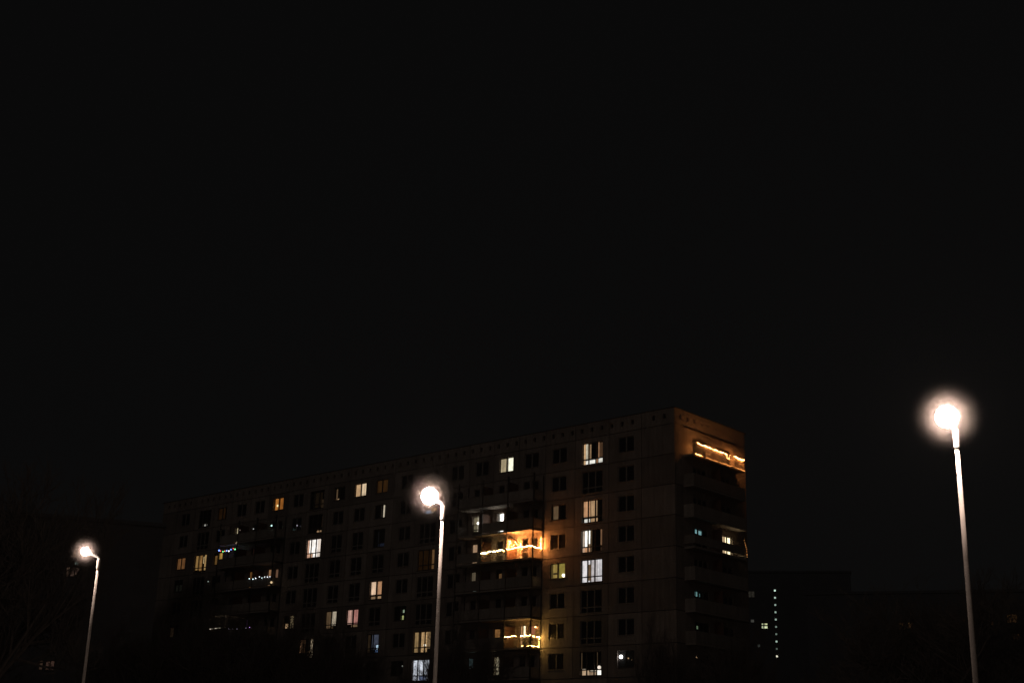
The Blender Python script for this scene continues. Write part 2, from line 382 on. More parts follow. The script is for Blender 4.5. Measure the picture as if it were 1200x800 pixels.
lit('L', 6, 31.5, [(.0, .3, .0, 1, (1, .62, .28), .42, 'c'), (.36, .7, .0, 1, (1, .6, .28), .6, 'r'), (.55, .68, .3, .42, (1, .9, .75), 2, 'b'), (.74, .95, .2, 1, (1, .6, .28), .28, 'c')])
lit('L', 7, 31.5, [(0, .36, 0, 1, CO, 1.0, 'c'), (.36, .7, .25, 1, CO, 1.1, 'r'), (.36, .7, 0, .22, (.5, .6, 1), .45, 'r'), (.74, 1, 0, 1, CO, .9, 'c')])
lit('L', 7, 9.5, [(.04, .36, .02, .24, (1, .66, .42), .55, 'r'), (.04, .2, .25, .3, (1, .8, .6), .6, 'r'), (.38, .70, .0, .16, (1, .66, .42), .4, 'c'), (.42, .68, .2, .26, (1, .8, .6), .7, 'r'), (.74, .98, .0, .24, WH, 1.7, 'r'), (.72, .98, .26, .42, (1, .85, .7), 1.0, 'b'), (.02, .05, .3, 1, BE, .10, 'c'), (.74, .77, .4, 1, BE, .10, 'c')])
lit('L', 7, 5.5, [(.05, .24, .52, .78, (1, .95, .95), 5.0, 'b'), (.55, .62, .5, .6, BE, .5, 'b'), (.75, .8, .4, .5, BE, .35, 'b')])
lit('L', 7, 27.4, [(.84, .94, .5, .62, (.95, .95, 1), 3.0, 'b')])
lit('L', 7, 35.0, [(.8, .9, .6, .7, (.9, .9, .8), .2, 'b')])
# balcony bays (keys 'B0'..'B5' with suffix d/w)
lit('L', 1, ('d', 5), [(.15, .45, 0, 1, (1, .8, .5), .9, 'c'), (.55, .95, 0, 1, (1, .75, .5), .9, 'c')])
lit('L', 2, ('d', 2), [(.0, .55, .3, 1, (1, .8, .5), .25, 'c'), (.5, 1, .3, 1, (1, .84, .62), .6, 'r'), (.58, .9, .55, .80, WH, 9, 'b')])
lit('L', 2, ('d', 1), [(.0, .25, 0, 1, (1, .9, .8), .5, 'c'), (.25, 1, 0, 1, (1, .93, .86), 5, 'r')])
lit('L', 3, ('d', 2), [(.0, .7, 0, 1, (1, .60, .36), .55, 'c'), (.72, 1, 0, 1, (1, .85, .65), 1.0, 'r')])
lit('L', 3, ('d', 0), [(.1, .9, .1, .9, OR, .012, 'c')])
lit('L', 4, ('d', 2), [(.0, .6, .3, 1, (1, .75, .48), .13, 'c'), (.75, 1, .2, 1, (1, .9, .7), .3, 'c'), (.2, .8, .05, .12, (.9, 1, .9), .12, 'r')])
lit('L', 4, ('d', 1), [(.35, .75, .45, .8, (1, .5, .2), .14, 'c')])
lit('L', 6, ('d', 0), [(.0, .3, 0, 1, (1, .5, .2), .55, 'c'), (.36, .64, .46, 1, (1, .72, .45), 2.2, 'r')])
lit('L', 6, ('w', 0), [(.0, .9, 0, 1, (1, .35, .16), .45, 'c')])
lit('L', 6, ('d', 1), [(.0, 1, 0.2, .9, (1, .45, .15), .25, 'c')])
lit('L', 7, ('d', 2), [(.05, .55, .25, .95, (.62, .95, 1), .55, 'r'), (.5, 1, .2, .6, (.7, 1, 1), .7, 'r')])
lit('L', 7, ('w', 2), [(.2, .45, .4, .8, (.6, .95, 1), .25, 'c'), (.1, .9, .0, .5, (1, .5, .4), .02, 'c')])
lit('L', 7, ('d', 1), [(.0, .4, .2, 1, (1, .75, .45), .35, 'c'), (.4, .8, .2, 1, (1, .82, .55), .75, 'c'), (.85, 1, .2, 1, BE, .25, 'c')])
lit('L', 3, ('d', 4), [(.0, .5, 0, 1, OR, .16, 'c')])
lit('L', 3, ('d', 3), [(.0, .5, 0, 1, (1, .5, .25), .35, 'c'), (.5, 1, .0, .7, (1, .45, .2), .2, 'c')])
lit('L', 3, ('w', 3), [(.2, .7, .0, 1, (1, .5, .3), .16, 'c')])
lit('L', 2, ('d', 4), [(.2, .8, 0, 1, (1, .4, .3), .012, 'c')])
lit('L', 5, ('d', 4), [(.2, .8, .4, 1, (.7, .3, .8), .02, 'c')])
lit('G', 3, 8.1, [(0, .2, 0, 1, (1, .62, .32), .7, 'c'), (.24, .64, 0, 1, (1, .66, .38), .62, 'c'), (.68, 1, 0, 1, (1, .80, .48), 3.0, 'r')])
lit('G', 3, 4.05, [(.28, .50, .78, .97, (.45, .85, .9), .5, 'r'), (.52, .72, .76, .95, (.45, .85, .9), .4, 'r')])
lit('G', 5, 4.05, [(.05, .2, .76, .95, (.45, .9, .9), .25, 'r'), (.26, .36, .74, .95, (.45, .9, .9), .35, 'r'), (.45, .55, .74, .9, (.45, .9, .9), .15, 'r')])
lit('G', 6, 4.05, [(.28, .38, .7, .85, (.7, 1, .6), .16, 'r')])
lit('G', 7, 4.05, [(.2, .3, .85, .93, (1, .55, .3), .9, 'r')])
lit('G', 0, 4.05, [(.0, .3, 0, 1, OR, .03, 'c')])
lit('G', 0, 8.1, [(.0, .4, 0, 1, OR, .03, 'c')])

def lit_pieces(face, s0, s1, z0, z1, pcs, parent):
    w = s1 - s0; h = z1 - z0; k = 0
    for (x0, x1, y0, y1, colr, st, kind) in pcs:
        k += 1
        if face == 'L': a, b = s1 - x1 * w, s1 - x0 * w
        else: a, b = s0 + x0 * w, s0 + x1 * w
        c, d = z0 + y0 * h, z0 + y1 * h; mb = MB()
        if kind == 'c':       # hanging curtain with real folds
            n = max(4, int((b - a) / .05)); dep = -.225
            pts = [(a + (b - a) * i / n, dep + .018 * math.sin(i * 1.9 + k) - .0015 * k) for i in range(n + 1)]
            for i in range(n):
                q = [P(face, pts[i][0], c, pts[i][1]), P(face, pts[i + 1][0], c, pts[i + 1][1]), P(face, pts[i + 1][0], d, pts[i + 1][1]), P(face, pts[i][0], d, pts[i][1])]
                mb.face(q)
            mb.build('curtain', glow(colr, st, folds=.45, freq=9, blot=.25, key='curtain'), parent)
        elif kind == 'r':
            o = -.262 - .002 * k
            fbox(mb, face, a, b, c, d, o - .012 if False else -.30 + .002 * k, -.294 + .002 * k)
            mb.build('room_wall', glow(colr, st, blot=.3, key='room'), parent)
        else:
            m = P(face, (a + b) / 2, (c + d) / 2, -.2 if (b - a) < .22 else -.2)
            mb.ball(m, min(.5 * min(b - a, d - c), .17), 10, 6)
            mb.build('bulb', glow(colr, st, key='bulb'), parent, smooth=True)

# gather all openings with size-in-view, first 100 of each kind are parts
allop = []
for r in range(NR):
    for o in openings_L(r): allop.append(('L', r) + o)
    for o in openings_G(r): allop.append(('G', r) + o)
def keyof(face, r, u0, u1, kind):
    if kind in ('kitchen_window', 'balcony_door'):
        for i, (b0, b1) in enumerate(bays):
            if b0 < u0 < b1: return ('w' if kind == 'kitchen_window' else 'd', i)
    return round((u0 + u1) / 2 + 1e-6, 1)
litk = {}
for (f_, r_, k_), v in LIT.items(): litk[(f_, r_, k_ if isinstance(k_, tuple) else round(k_ + 1e-6, 1))] = v
count = {}; rest = {}
def seen_rank(o):
    face, r, u0, u1, z0, z1, kind = o
    return (z0 < 5.5 + max(0, (0)), )
order = []
for o in allop:
    face, r, u0, u1, z0, z1, kind = o
    k = keyof(face, r, u0, u1, kind); L_ = (face, r, k) in litk
    # world distance, roughly
    s = (u0 + u1) / 2; x, y = (0, s) if face == 'L' else (s, 0)
    X = CX + x * .67063 - y * .74179; Y = CY + x * .74179 + y * .67063
    D = math.hypot(X, Y); vis = (837 - (z1 - 1.6) * 1522 / D) < 812
    order.append((0 if L_ else (1 if vis else 2), D, o, k))
order.sort(key=lambda t: (t[0], t[1]))
used_lit = set()
for pr, D, o, k in order:
    face, r, u0, u1, z0, z1, kind = o
    pcs = litk.get((face, r, k)); fm = M['frame']
    if pcs is not None: used_lit.add((face, r, k))
    fr = casing(kind, face, u0, u1, z0, z1, fm)
    pn = MB(); fbox(pn, face, u0 + .04, u1 - .04, z0 + .04, z1 - .04, -.145, -.139)
    cap = 98
    if pcs is None and (pr == 2 or count.get(kind, 0) >= cap):
        q = rest.setdefault(kind, (MB(), MB()))
        for src, dst in ((fr, q[0]), (pn, q[1])):
            n = len(dst.v); dst.v += src.v; dst.f += [tuple(n + i for i in f) for f in src.f]; dst.m += src.m; dst.t += src.t
        continue
    count[kind] = count.get(kind, 0) + 1
    if pcs is not None:
        dkm = rnd.random() < .0
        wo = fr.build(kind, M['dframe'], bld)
        pn.build('pane', M['glass'], wo)
        lit_pieces(face, u0, u1, z0, z1, pcs, wo)
        tag(wo, 'lit ' + kind.replace('_', ' ') + ' with curtains and a lamp on inside')
    else:
        wo = fr.build(kind, fm, bld); pn.build('pane', M['pane'], wo)
for kind, (a, b) in rest.items():
    wo = a.build(kind, M['frame'], bld); wo['kind'] = 'stuff'; po = b.build('pane', M['pane'], wo); po['kind'] = 'stuff'
print('lit keys unused:', [k for k in litk if k not in used_lit]); print(count)

# ---- balconies
BD = 1.5
def balcony_L(row, bi):
    b0, b1 = bays[bi]; zf = Z0 - FH * row - 1.55
    sl = MB(); fbox(sl, 'L', b0 + .05, b1 - .05, zf - .17, zf, .003, BD)
    o = sl.build('balcony', M['slab'], bld)
    bars = (row, bi) in ((3, 0), (3, 1), (6, 0), (2, 2), (7, 1))
    rl = MB()
    last = b0 == bays[0][0] or b0 == bays[3][0]
    if bars:
        fbox(rl, 'L', b0 + .06, b1 - .06, zf + 1.0, zf + 1.05, BD - .05, BD)
        fbox(rl, 'L', b0 + .06, b1 - .06, zf + .08, zf + .12, BD - .045, BD - .005)
        n = int((b1 - b0 - .2) / .13)
        for i in range(n + 1):
            s = b0 + .1 + i * (b1 - b0 - .2) / n
            fbox(rl, 'L', s - .014, s + .014, zf + .12, zf + 1.0, BD - .035, BD - .015)
        for e in ([b0 + .03] if bi in (0, 3) else []) + ([b1 - .03] if bi in (2, 5) else []):
            fbox(rl, 'L', e - .02, e + .02, zf + 1.0, zf + 1.05, .01, BD - .06)
            for i in range(10): fbox(rl, 'L', e - .012, e + .012, zf + .003, zf + 1.0, .12 + i * .135, .144 + i * .135)
        rl.build('railing', M['rail'], o)
    else:
        rl.tint = rnd.uniform(.2, .8)
        fbox(rl, 'L', b0 + .07, b1 - .07, zf + .06, zf + .98, BD - .05, BD)
        rl.tint = .1; fbox(rl, 'L', b0 + .07, b1 - .07, zf + .981, zf + 1.03, BD - .06, BD + .01)
        for e in ([b0 + .03] if bi in (0, 3) else []) + ([b1 - .03] if bi in (2, 5) else []):
            rl.tint = .5; fbox(rl, 'L', e - .025, e + .025, zf + .06, zf + .98, .05, BD - .07)
        rl.build('parapet', M['parapet'], o)
    if bi not in (0, 3):
        pt = MB(); fbox(pt, 'L', b0 - .02, b0 + .02, zf + .003, zf + 2.05, .02, BD - .12)
        pt.build('partition', M['part'], o)
    return o
for row in range(1, NR):
    for bi in range(6): balcony_L(row, bi)
for g in (Bcols1, Bcols2):
    for e in [g[0][0], g[1][0], g[2][0], g[2][1]]:
        pm = MB(); fbox(pm, 'L', e - .045, e + .045, 0, 29.35, BD - .11, BD + .02)
        if e in (g[0][0], g[2][1]): fbox(pm, 'L', e - .04, e + .04, 0, 29.3, .004, .09)
        for r in range(1, NR): fbox(pm, 'L', e - .04, e + .04, Z0 - FH * r - 1.55 - .2, Z0 - FH * r - 1.55 - .05, .09, BD - .11)
        pm.build('balcony_post', M['post'], bld)
GD = 1.1
def balcony_G(row):
    zf = Z0 - FH * row - 1.55; a, b = 1.35, 10.05
    sl = MB(); fbox(sl, 'G', a, b, zf - .2, zf, .003, GD)
    o = sl.build('balcony', M['slab'], bld); rl = MB()
    if row in (0,):
        fbox(rl, 'G', a, b, zf + 1.05, zf + 1.1, GD - .05, GD); fbox(rl, 'G', a, b, zf + .1, zf + .14, GD - .045, GD - .005)
        n = 62
        for i in range(n + 1):
            s = a + .02 + i * (b - a - .04) / n; wd = .03 if i % 10 == 0 else .014
            fbox(rl, 'G', s - wd, s + wd, zf + .003 if i % 10 == 0 else zf + .14, zf + 1.05, GD - .035, GD - .015)
        for e in (a + .02, b - .02):
            fbox(rl, 'G', e - .02, e + .02, zf + 1.05, zf + 1.1, .01, GD - .06)
            for i in range(7): fbox(rl, 'G', e - .012, e + .012, zf + .003, zf + 1.05, .1 + i * .135, .124 + i * .135)
        rl.build('railing', M['rail'], o)
    else:
        lo = .24 if row == 3 else .0
        rl.tint = rnd.uniform(.3, .7)
        m = (a + b) / 2
        fbox(rl, 'G', a, m - .02, zf + lo + .004, zf + 1.0, GD - .07, GD + .02); rl.tint = rnd.uniform(.1, .8)
        fbox(rl, 'G', m + .02, b, zf + lo + .004, zf + 1.0, GD - .07, GD + .02)
        fbox(rl, 'G', a, a + .06, zf + lo + .004, zf + 1.0, .01, GD - .072); fbox(rl, 'G', b - .06, b, zf + lo + .004, zf + 1.0, .01, GD - .072)
        if row == 3:
            for i in range(9): fbox(rl, 'G', a + .1 + i * 1.05, a + .14 + i * 1.05, zf + .002, zf + lo + .004, GD - .05, GD - .01)
        rl.build('parapet', M['parapet'], o)
    pt = MB(); fbox(pt, 'G', 5.95 - .03, 5.95 + .03, zf + .003, zf + (1.3 if row == 0 else 2.2), .05, GD - .1)
    pt.build('partition', M['part'], o)
for row in range(NR): balcony_G(row)

# ------------------------------------------------------------------ lights hung on the building (each one its own thing)
def toW(p): 
    c, s = math.cos(ANG), math.sin(ANG)
    return Vector((CX + p[0] * c - p[1] * s, CY + p[0] * s + p[1] * c, p[2]))
def string(name, label, face, pts, spacing, r, colours, strength, sag=.05, jit=.02, cat='string lights', seg=6, group=None):
    """cord along pts (s,z,o) with bulbs"""
    path = []
    for i in range(len(pts) - 1):
        a, b = pts[i], pts[i + 1]; L_ = math.dist(a, b); n = max(2, int(L_ / spacing))
        for j in range(n + (i == len(pts) - 2)):
            t = j / n; q = [a[k] + (b[k] - a[k]) * t for k in range(3)]
            q[1] -= sag * math.sin(math.pi * ((t * max(1, L_ / 1.2)) % 1)); path.append(q)
    base = toW(P(face, *[pts[0][0], pts[0][1], pts[0][2]]))
    mb = MB(); mb.mi = 0
    mb.tube([toW(P(face, q[0], q[1], q[2])) - base for q in path], .006, 4)
    for i, q in enumerate(path):
        if len(path) > 24 and rnd.random() < .22: continue
        c = toW(P(face, q[0] + rnd.uniform(-jit, jit), q[1] - .03 + rnd.uniform(-jit, jit), q[2] + rnd.uniform(-jit, jit) * .5)) - base
        mb.mi = 1 + (i % len(colours) if len(colours) > 3 else rnd.randrange(len(colours))); mb.ball(c, r * rnd.uniform(.6, 1.15), seg, 4)
    o = mb.build(name, [M['cord']] + [glow(c, strength, key='bulb') for c in colours], None)
    o.location = base; tag(o, label, cat, group); return o
ORG = (1, .33, .075); WRM = (1, .40, .11); YEL = (1, .60, .14); WHT = (.9, .95, 1)
z = Z0 - 1.55
string('string_lights', 'warm string lights along the railing of the top gable balcony', 'G', [(2.1, z + 1.16, GD + .03), (4.0, z + 1.10, GD + .03), (6.9, z + 1.08, GD + .03)], .19, .022, [ORG, WRM], 1000, .07)
string('string_lights', 'short bright tangle of warm lights at the outer end of the top gable balcony railing', 'G', [(8.4, z + 1.14, GD + .03), (9.2, z + 1.03, GD + .03), (9.98, z + 1.06, GD + .03)], .12, .024, [ORG, WRM], 900, .06)
string('string_lights', 'dim orange light string along the floor edge of the top gable balcony', 'G', [(1.75, z + .08, GD + .02), (3.2, z + .04, GD + .02), (10.0, z + .02, GD + .02)], .26, .018, [ORG], 14, .02)
string('string_lights', 'few small lights looped round the railing bars of the top gable balcony', 'G', [(6.9, z + 1.05, GD + .03), (7.0, z + .7, GD + .03), (7.3, z + .62, GD + .03), (7.5, z + 1.05, GD + .03)], .14, .022, [WRM], 40, .0)
z = Z0 - FH * 3 - 1.55
string('string_lights', 'dense orange string lights on the railing of the brightly glowing upper balcony', 'L', [(18.78, z + 1.02, BD + .03), (17.2, z + 1.12, BD + .03), (15.52, z + 1.08, BD + .03), (15.46, z + 1.0, .1)], .08, .030, [ORG, WRM], 170, .06)
string('string_lights', 'zigzag of lights climbing the partition inside the glowing orange balcony', 'L', [(18.76, z + 1.05, 1.3), (18.76, z + 1.85, 1.1), (18.6, z + 1.2, .9), (18.4, z + 1.8, .7), (18.0, z + 1.2, .6), (17.9, z + 1.65, .5), (17.7, z + 1.1, .5)], .14, .024, [ORG, WRM], 1500, .0)
string('string_lights', 'vertical string of lights beside the end post of the glowing orange balcony', 'L', [(15.56, z + 1.05, .25), (15.56, z + 2.0, .2)], .11, .026, [ORG], 800, .0)
string('string_lights', 'yellow fairy lights wound through plants on the railing left of the orange balcony', 'L', [(22.2, z + .93, BD + .04), (20.8, z + .98, BD + .04), (19.15, z + 1.02, BD + .03)], .07, .032, [YEL, (1, .85, .5)], 60, .08, .06)
z = Z0 - FH * 6 - 1.55
string('string_lights', 'golden string lights on the railing of the lit lower balcony', 'L', [(18.8, z + 1.08, BD + .03), (17.2, z + 1.13, BD + .03), (15.5, z + 1.10, BD + .03), (15.45, z + 1.03, .1)], .13, .027, [WRM, YEL], 190, .06)
string('string_lights', 'string of lights hanging down the end post of the lit lower balcony', 'L', [(15.42, z + 1.0, .3), (15.42, z + .12, .3), (15.45, z + .12, BD - .1), (16.6, z + .12, BD)], .15, .022, [YEL], 90, .0)
z = Z0 - FH * 2 - 1.55
string('string_lights', 'multicoloured string lights under the ceiling of an upper balcony near the far end', 'L', [(65.8, z + 2.12, BD + .02), (64.2, z + 1.98, BD + .02), (62.5, z + 2.15, BD + .02)], .38, .085, [(.15, .3, 1), (1, .12, .08), (.15, .8, .25), (1, .4, .15), (.25, .4, 1), (1, 1, .9)], 3.0, .1, .06)
z = Z0 - FH * 3 - 1.55
string('string_lights', 'cold white lights along the balcony railing below the multicoloured string', 'L', [(59.2, z + 1.03, BD + .04), (57.4, z + 1.10, BD + .04), (55.4, z + 1.12, BD + .04)], .46, .04, [WHT, (.7, .95, 1)], 5, .08, .05)
z = Z0 - FH * 5 - 1.55
string('string_lights', 'dim violet lights on a low balcony railing behind tree branches', 'L', [(62.3, z + 1.02, BD + .04), (58.3, z + 1.05, BD + .04)], .75, .045, [(.55, .25, .8), (.6, .5, .7)], 1.6, .05, .05)

def lantern(label, face, s, z, o, r, colr, st, name='lantern', cat='lantern', bar=0.0):
    base = toW(P(face, s, z, o)); e = empty(name, base)
    mb = MB()
    if bar:
        q = toW(P(face, s - bar, z + .05, o)) - base
        mb.tube([(0, 0, 0), tuple(q)], r, 8)
    else: mb.ball((0, 0, 0), r, 10, 7)
    mb.build('lamp_shade', glow(colr, st, key='bulb'), e, smooth=True)
    f = MB(); f.box((-.02, -.02, -r - .06), (.02, .02, -r + .005)); f.box((-.09, -.09, r - .004), (.09, .09, r + .02)); f.box((-.008, -.008, r + .02), (.008, .008, r + .25))
    f.build('bracket', M['post'], e)
    tag(e, label, cat, None); return e
zr = lambda r: Z0 - FH * r - 1.55
lantern('small pale green lamp on the highest balcony near the far end', 'L', 55.9, 28.1, BD + .05, .10, (.6, 1, .9), 1.3)
lantern('faint white lamp left of the pale green lamp on the same balcony row', 'L', 59.3, 28.05, BD + .05, .07, (.9, .9, .9), .5)
lantern('faintest lamp at the left end of the highest balcony row near the far end', 'L', 61.9, 28.15, BD + .05, .06, (.9, .7, .6), .22)
lantern('dim violet white lamp just right of the far balcony stack', 'L', 53.0, 28.05, .1, .08, (.8, .75, .9), .4)
lantern('small warm lantern at the corner post below the cold white string lights', 'L', 54.95, 21.45, BD + .1, .13, (1, .72, .4), .8)
lantern('faint lamp below and left of the multicoloured string', 'L', 62.4, 26.6, BD + .08, .07, (1, .7, .5), .3)
lantern('bright tube light at the railing end of a low balcony behind branches', 'L', 66.1, 16.7, BD + .06, .05, (1, .86, .66), 1.6, 'tube_light', 'tube light', 2.1)
lantern('small star-like white lamp on the lowest visible balcony at the far end', 'L', 65.8, 13.8, BD + .05, .09, (.95, 1, .9), 1.3)
lantern('tiny pale lamp pair seen on the facade near the far end, third floor down', 'L', 69.4, 22.75, .08, .06, (.8, 1, .9), .4)
lantern('short fluorescent lamp under the ceiling of a low balcony beside striped curtains', 'L', 20.1, 12.65, .7, .05, (1, .95, .8), 1.6, 'ceiling_light', 'ceiling light', .7)
lantern('cold short lamp under the ceiling of a low balcony with a teal lit window', 'L', 23.6, 12.65, .7, .05, (.75, 1, 1), 1.1, 'ceiling_light', 'ceiling light', .6)
string('string_lights', 'dim warm lights down the outer end of the gable balcony with the lit window', 'G', [(9.9, Z0 - FH * 3 - 1.55 + 1.75, GD - .15), (9.95, Z0 - FH * 3 - 1.55 + .9, GD + .06), (10.0, Z0 - FH * 3 - 1.55 + .2, GD + .06)], .2, .03, [ORG, WRM], 1.6, .0)
string('string_lights', 'small bright cluster at the near end of the floor-edge string on the top gable balcony', 'G', [(1.75, Z0 - 1.55 + .08, GD + .03), (2.7, Z0 - 1.55 + .05, GD + .03)], .14, .022, [ORG, WRM], 60, .02)
lantern('golden fill light added inside the lit lower balcony with golden string lights', 'L', 16.0, zr(6) + 1.95, .2, .05, (1, .42, .13), 40)  # added fill light, brightens the walls of this balcony
lantern('warm lamp glowing on the floor of the orange lit balcony', 'L', 17.2, zr(3) + .14, 1.2, .12, (1, .40, .10), 3.0)

# ------------------------------------------------------------------ street lamps
LAMP_I = 82.0
def street_lamp(x, y, arm_ang, label, power=1.0, arm=.27, core=.21, halo_r=.86, halo_dens=.30):
    H = 7.9
    root = empty('street_lamp', (x, y, .0)); tag(root, label, 'street lamp', 'lit street lamps on tall slim poles')
    b = MB(); b.tube([(0, 0, 0), (0, 0, .9), (0, 0, .93)], [.085, .085, .055], 20); b.build('base', M['lamp_pole'], root, True)
    pm = MB(); pm.tube([(0, 0, .92), (0, 0, 3), (0, 0, 5.5), (0, 0, H - .42)], [.055, .050, .043, .039], 24)
    pm.build('pole', M['lamp_pole'], root, True)
    cm = MB(); cm.tube([(0, 0, H - .43), (0, 0, H - .38), (0, 0, H - .10), (0, 0, H - .05)], [.044, .055, .055, .048], 24)
    cm.build('collar', M['lamp_pole'], root, True)
    dx, dy = math.cos(arm_ang), math.sin(arm_ang)
    am = MB(); am.tube([(0, 0, H - .07), (dx * .03, dy * .03, H + .0), (dx * arm * .6, dy * arm * .6, H + .06), (dx * arm, dy * arm, H + .08)], [.05, .04, .035, .03], 12)
    am.build('arm', M['housing'], root, True)
    c = Vector((dx * arm, dy * arm, H + .14))
    gl = MB(); gl.ball((0, 0, 0), halo_r, 32, 20); go_ = gl.build('bloom_halo', bloom_mat(halo_r, halo_dens), root, True); go_.location = c  # scattering ball added round the bulb to draw its bloom, not a lamp part
    bl = MB(); bl.ball(tuple(c), core, 16, 10)
    area = math.pi * core * core
    bl.build('bulb', glow((1, .77, .64), LAMP_I * power / area, key='street_lamp'), root, True)
    return root
street_lamp(8.26, 23.28, math.radians(222), 'nearest street lamp, tallest in view, standing alone right of the apartment block')
street_lamp(-1.60, 32.10, math.radians(215), 'street lamp standing in front of the long facade of the apartment block', .7, .40)
street_lamp(-13.33, 42.85, math.radians(205), 'farthest street lamp, smallest in view, left of the apartment block', .30, .46, .13, .72, .26)

# ------------------------------------------------------------------ trees (bare in winter)
def tree_mesh(seed, H, spread, trunk_h, dens=1.0):
    rn = random.Random(seed); tr = MB(); cr = MB()
    tr.tube([(0, 0, 0), (.05, .03, trunk_h * .5), (0, 0, trunk_h), (.1, 0, trunk_h * 1.35)], [.26, .2, .17, .12], 10)
    def grow(p, d, L_, r, lev):
        p = Vector(p); pts = [p.copy()]; n = 3; q = p.copy()
        for i in range(n):
            d = (d + Vector((rn.gauss(0, .10), rn.gauss(0, .10), rn.gauss(.03, .06)))).normalized()
            q = q + d * (L_ / n); pts.append(q.copy())
        cr.tube(pts, [r, r * .82, r * .66, r * .5], 5 if lev < 2 else 3, cap=False)
        if lev >= 5: return
        k = {0: 5, 1: 5, 2: 5, 3: 4, 4: 3}[lev]
        k = max(2, int(k * dens + rn.random()))
        for i in range(k):
            t = .25 + .75 * (i + rn.random()) / k; idx = min(n - 1, int(t * n)); s = pts[idx].lerp(pts[idx + 1], t * n - idx)
            ax = Vector((rn.gauss(0, 1), rn.gauss(0, 1), rn.gauss(.25, .5))).normalized()
            nd = (d * .75 + ax * (.62 if lev else .75)).normalized()
            grow(s, nd, L_ * rn.uniform(.52, .72), max(.009, r * .55), lev + 1)
    for i in range(7):
        a = i * 2.4 + rn.random(); el = rn.uniform(.55, 1.2)
        d = Vector((math.cos(a) * spread, math.sin(a) * spread, el)).normalized()
        grow((0, 0, trunk_h * rn.uniform(.75, 1.3)), d, H * .34, .10, 0)
    return tr, cr
def mk(seed, H, spread, th, dens):
    tr, cr = tree_mesh(seed, H, spread, th, dens)
    zs = max(v[2] for v in cr.v); k = H / zs
    for m_ in (tr, cr): m_.v = [(v[0] * k, v[1] * k, v[2] * k) for v in m_.v]
    root = empty('bare_tree', (0, 0, 0)); tr.build('trunk', M['bark'], root); cr.build('crown', M['bark'], root)
    return root
protos = [mk(3, 12, .8, 3.0, 1.12), mk(8, 12, .9, 2.6, 1.08), mk(15, 12, .7, 3.2, 1.12)]
spots = [  # x, y, height, width factor, proto, label
    (-27.5, 70.5, 17.6, .72, 1, 'largest bare tree at the far left behind the smallest street lamp'),
    (-18.6, 93.2, 14.0, .85, 0, 'bare tree covering the lower far end of the long facade beneath the multicoloured lights'),
    (-12.9, 94.2, 13.0, .85, 2, 'bare tree before the facade beneath the big white lit window'),
    (-25.0, 92.0, 11.4, .9, 1, 'bare tree before the far corner of the apartment block'),
    (-7.4, 94.8, 9.4, .8, 0, 'lowest bare tree just left of the middle street lamp pole'),
    (-2.4, 92.0, 13.0, .62, 2, 'bare tree right of the middle street lamp with twigs across the golden balcony'),
    (10.4, 87.5, 12.2, .42, 2, 'narrow bare tree before the near corner, right of the lowest lit french window'),
    (14.4, 86.9, 12.4, .62, 0, 'bare tree in front of the gable balconies'),
    (24.6, 76.0, 13.4, 1.0, 1, 'wide bare tree left of the nearest street lamp pole'),
    (31.0, 76.5, 14.3, 1.1, 2, 'bare tree right of the nearest street lamp pole at the picture edge'),
]
usedp = set()
for i, (x, y, H, wf, pi_, lab) in enumerate(spots):
    src = protos[pi_]
    if pi_ in usedp:
        o = src.copy(); COL.objects.link(o)
        for ch in src.children:
            c = ch.copy(); COL.objects.link(c); c.parent = o
    else: o = src; usedp.add(pi_)
    o.location = (x, y, 0); k = H / 12; o.scale = (k * wf, k * wf, k); o.rotation_euler = (0, 0, i * 1.7)
    tag(o, lab, 'tree', 'bare winter trees round the apartment block')

# ------------------------------------------------------------------ distant buildings
def far_block(x, y, rz, W, D, H, lits, label, name='distant_apartment_building', floors=None, cols_=None):
    root = empty(name, (x, y, 0), rz); tag(root, label, 'building')
    wl = MB(); wl.box((-W / 2, 0, 0), (W / 2, D, H)); wl.build('wall', M['far'], root)
    r = MB(); r.box((-W / 2 - .2, -.2, H + .002), (W / 2 + .2, D + .2, H + .4)); r.build('roof', M['far'], root)
    nf = int((H - 1.5) / 2.8); nc = int(W / 3.6); fr = MB(); pn = MB()
    taken = [(l[0], l[1]) for l in lits]
    for i in range(nf):
        for j in range(nc):
            s = -W / 2 + 1.8 + j * (W - 3.6) / max(1, nc - 1); zc = 1.5 + i * 2.8 + 1.5
            if any(abs(s - a) < 1.9 and abs(zc - b) < 1.5 for a, b in taken): continue
            fr.box((s - .8, -.04, zc - .7), (s + .8, -.001, zc + .7)); pn.box((s - .72, -.05, zc - .62), (s - .05, -.041, zc + .62)); pn.box((s + .05, -.05, zc - .62), (s + .72, -.041, zc + .62))
    if fr.v:
        f = fr.build('window', M['far'], root); f['kind'] = 'stuff'
        p_ = pn.build('pane', M['farpane'], f); p_['kind'] = 'stuff'
    for (s, zc, w, h, colr, st) in lits:
        f = MB(); t = min(.08, w * .2)
        f.box((s - w / 2 - t, -.06, zc - h / 2 - t), (s + w / 2 + t, -.001, zc + h / 2 + t))
        fo = f.build('window', M['dframe'], root)
        g = MB()
        if w > .6:
            g.box((s - w / 2, -.07, zc - h / 2), (s - .06, -.061, zc + h / 2)); g.box((s + .06, -.07, zc - h / 2), (s + w / 2, -.061, zc + h / 2))
        else: g.box((s - w / 2, -.07, zc - h / 2), (s + w / 2, -.061, zc + h / 2))
        g.build('pane', glow(colr, st, blot=.3, key='far'), fo)
        tag(fo, 'lit window')
    return root
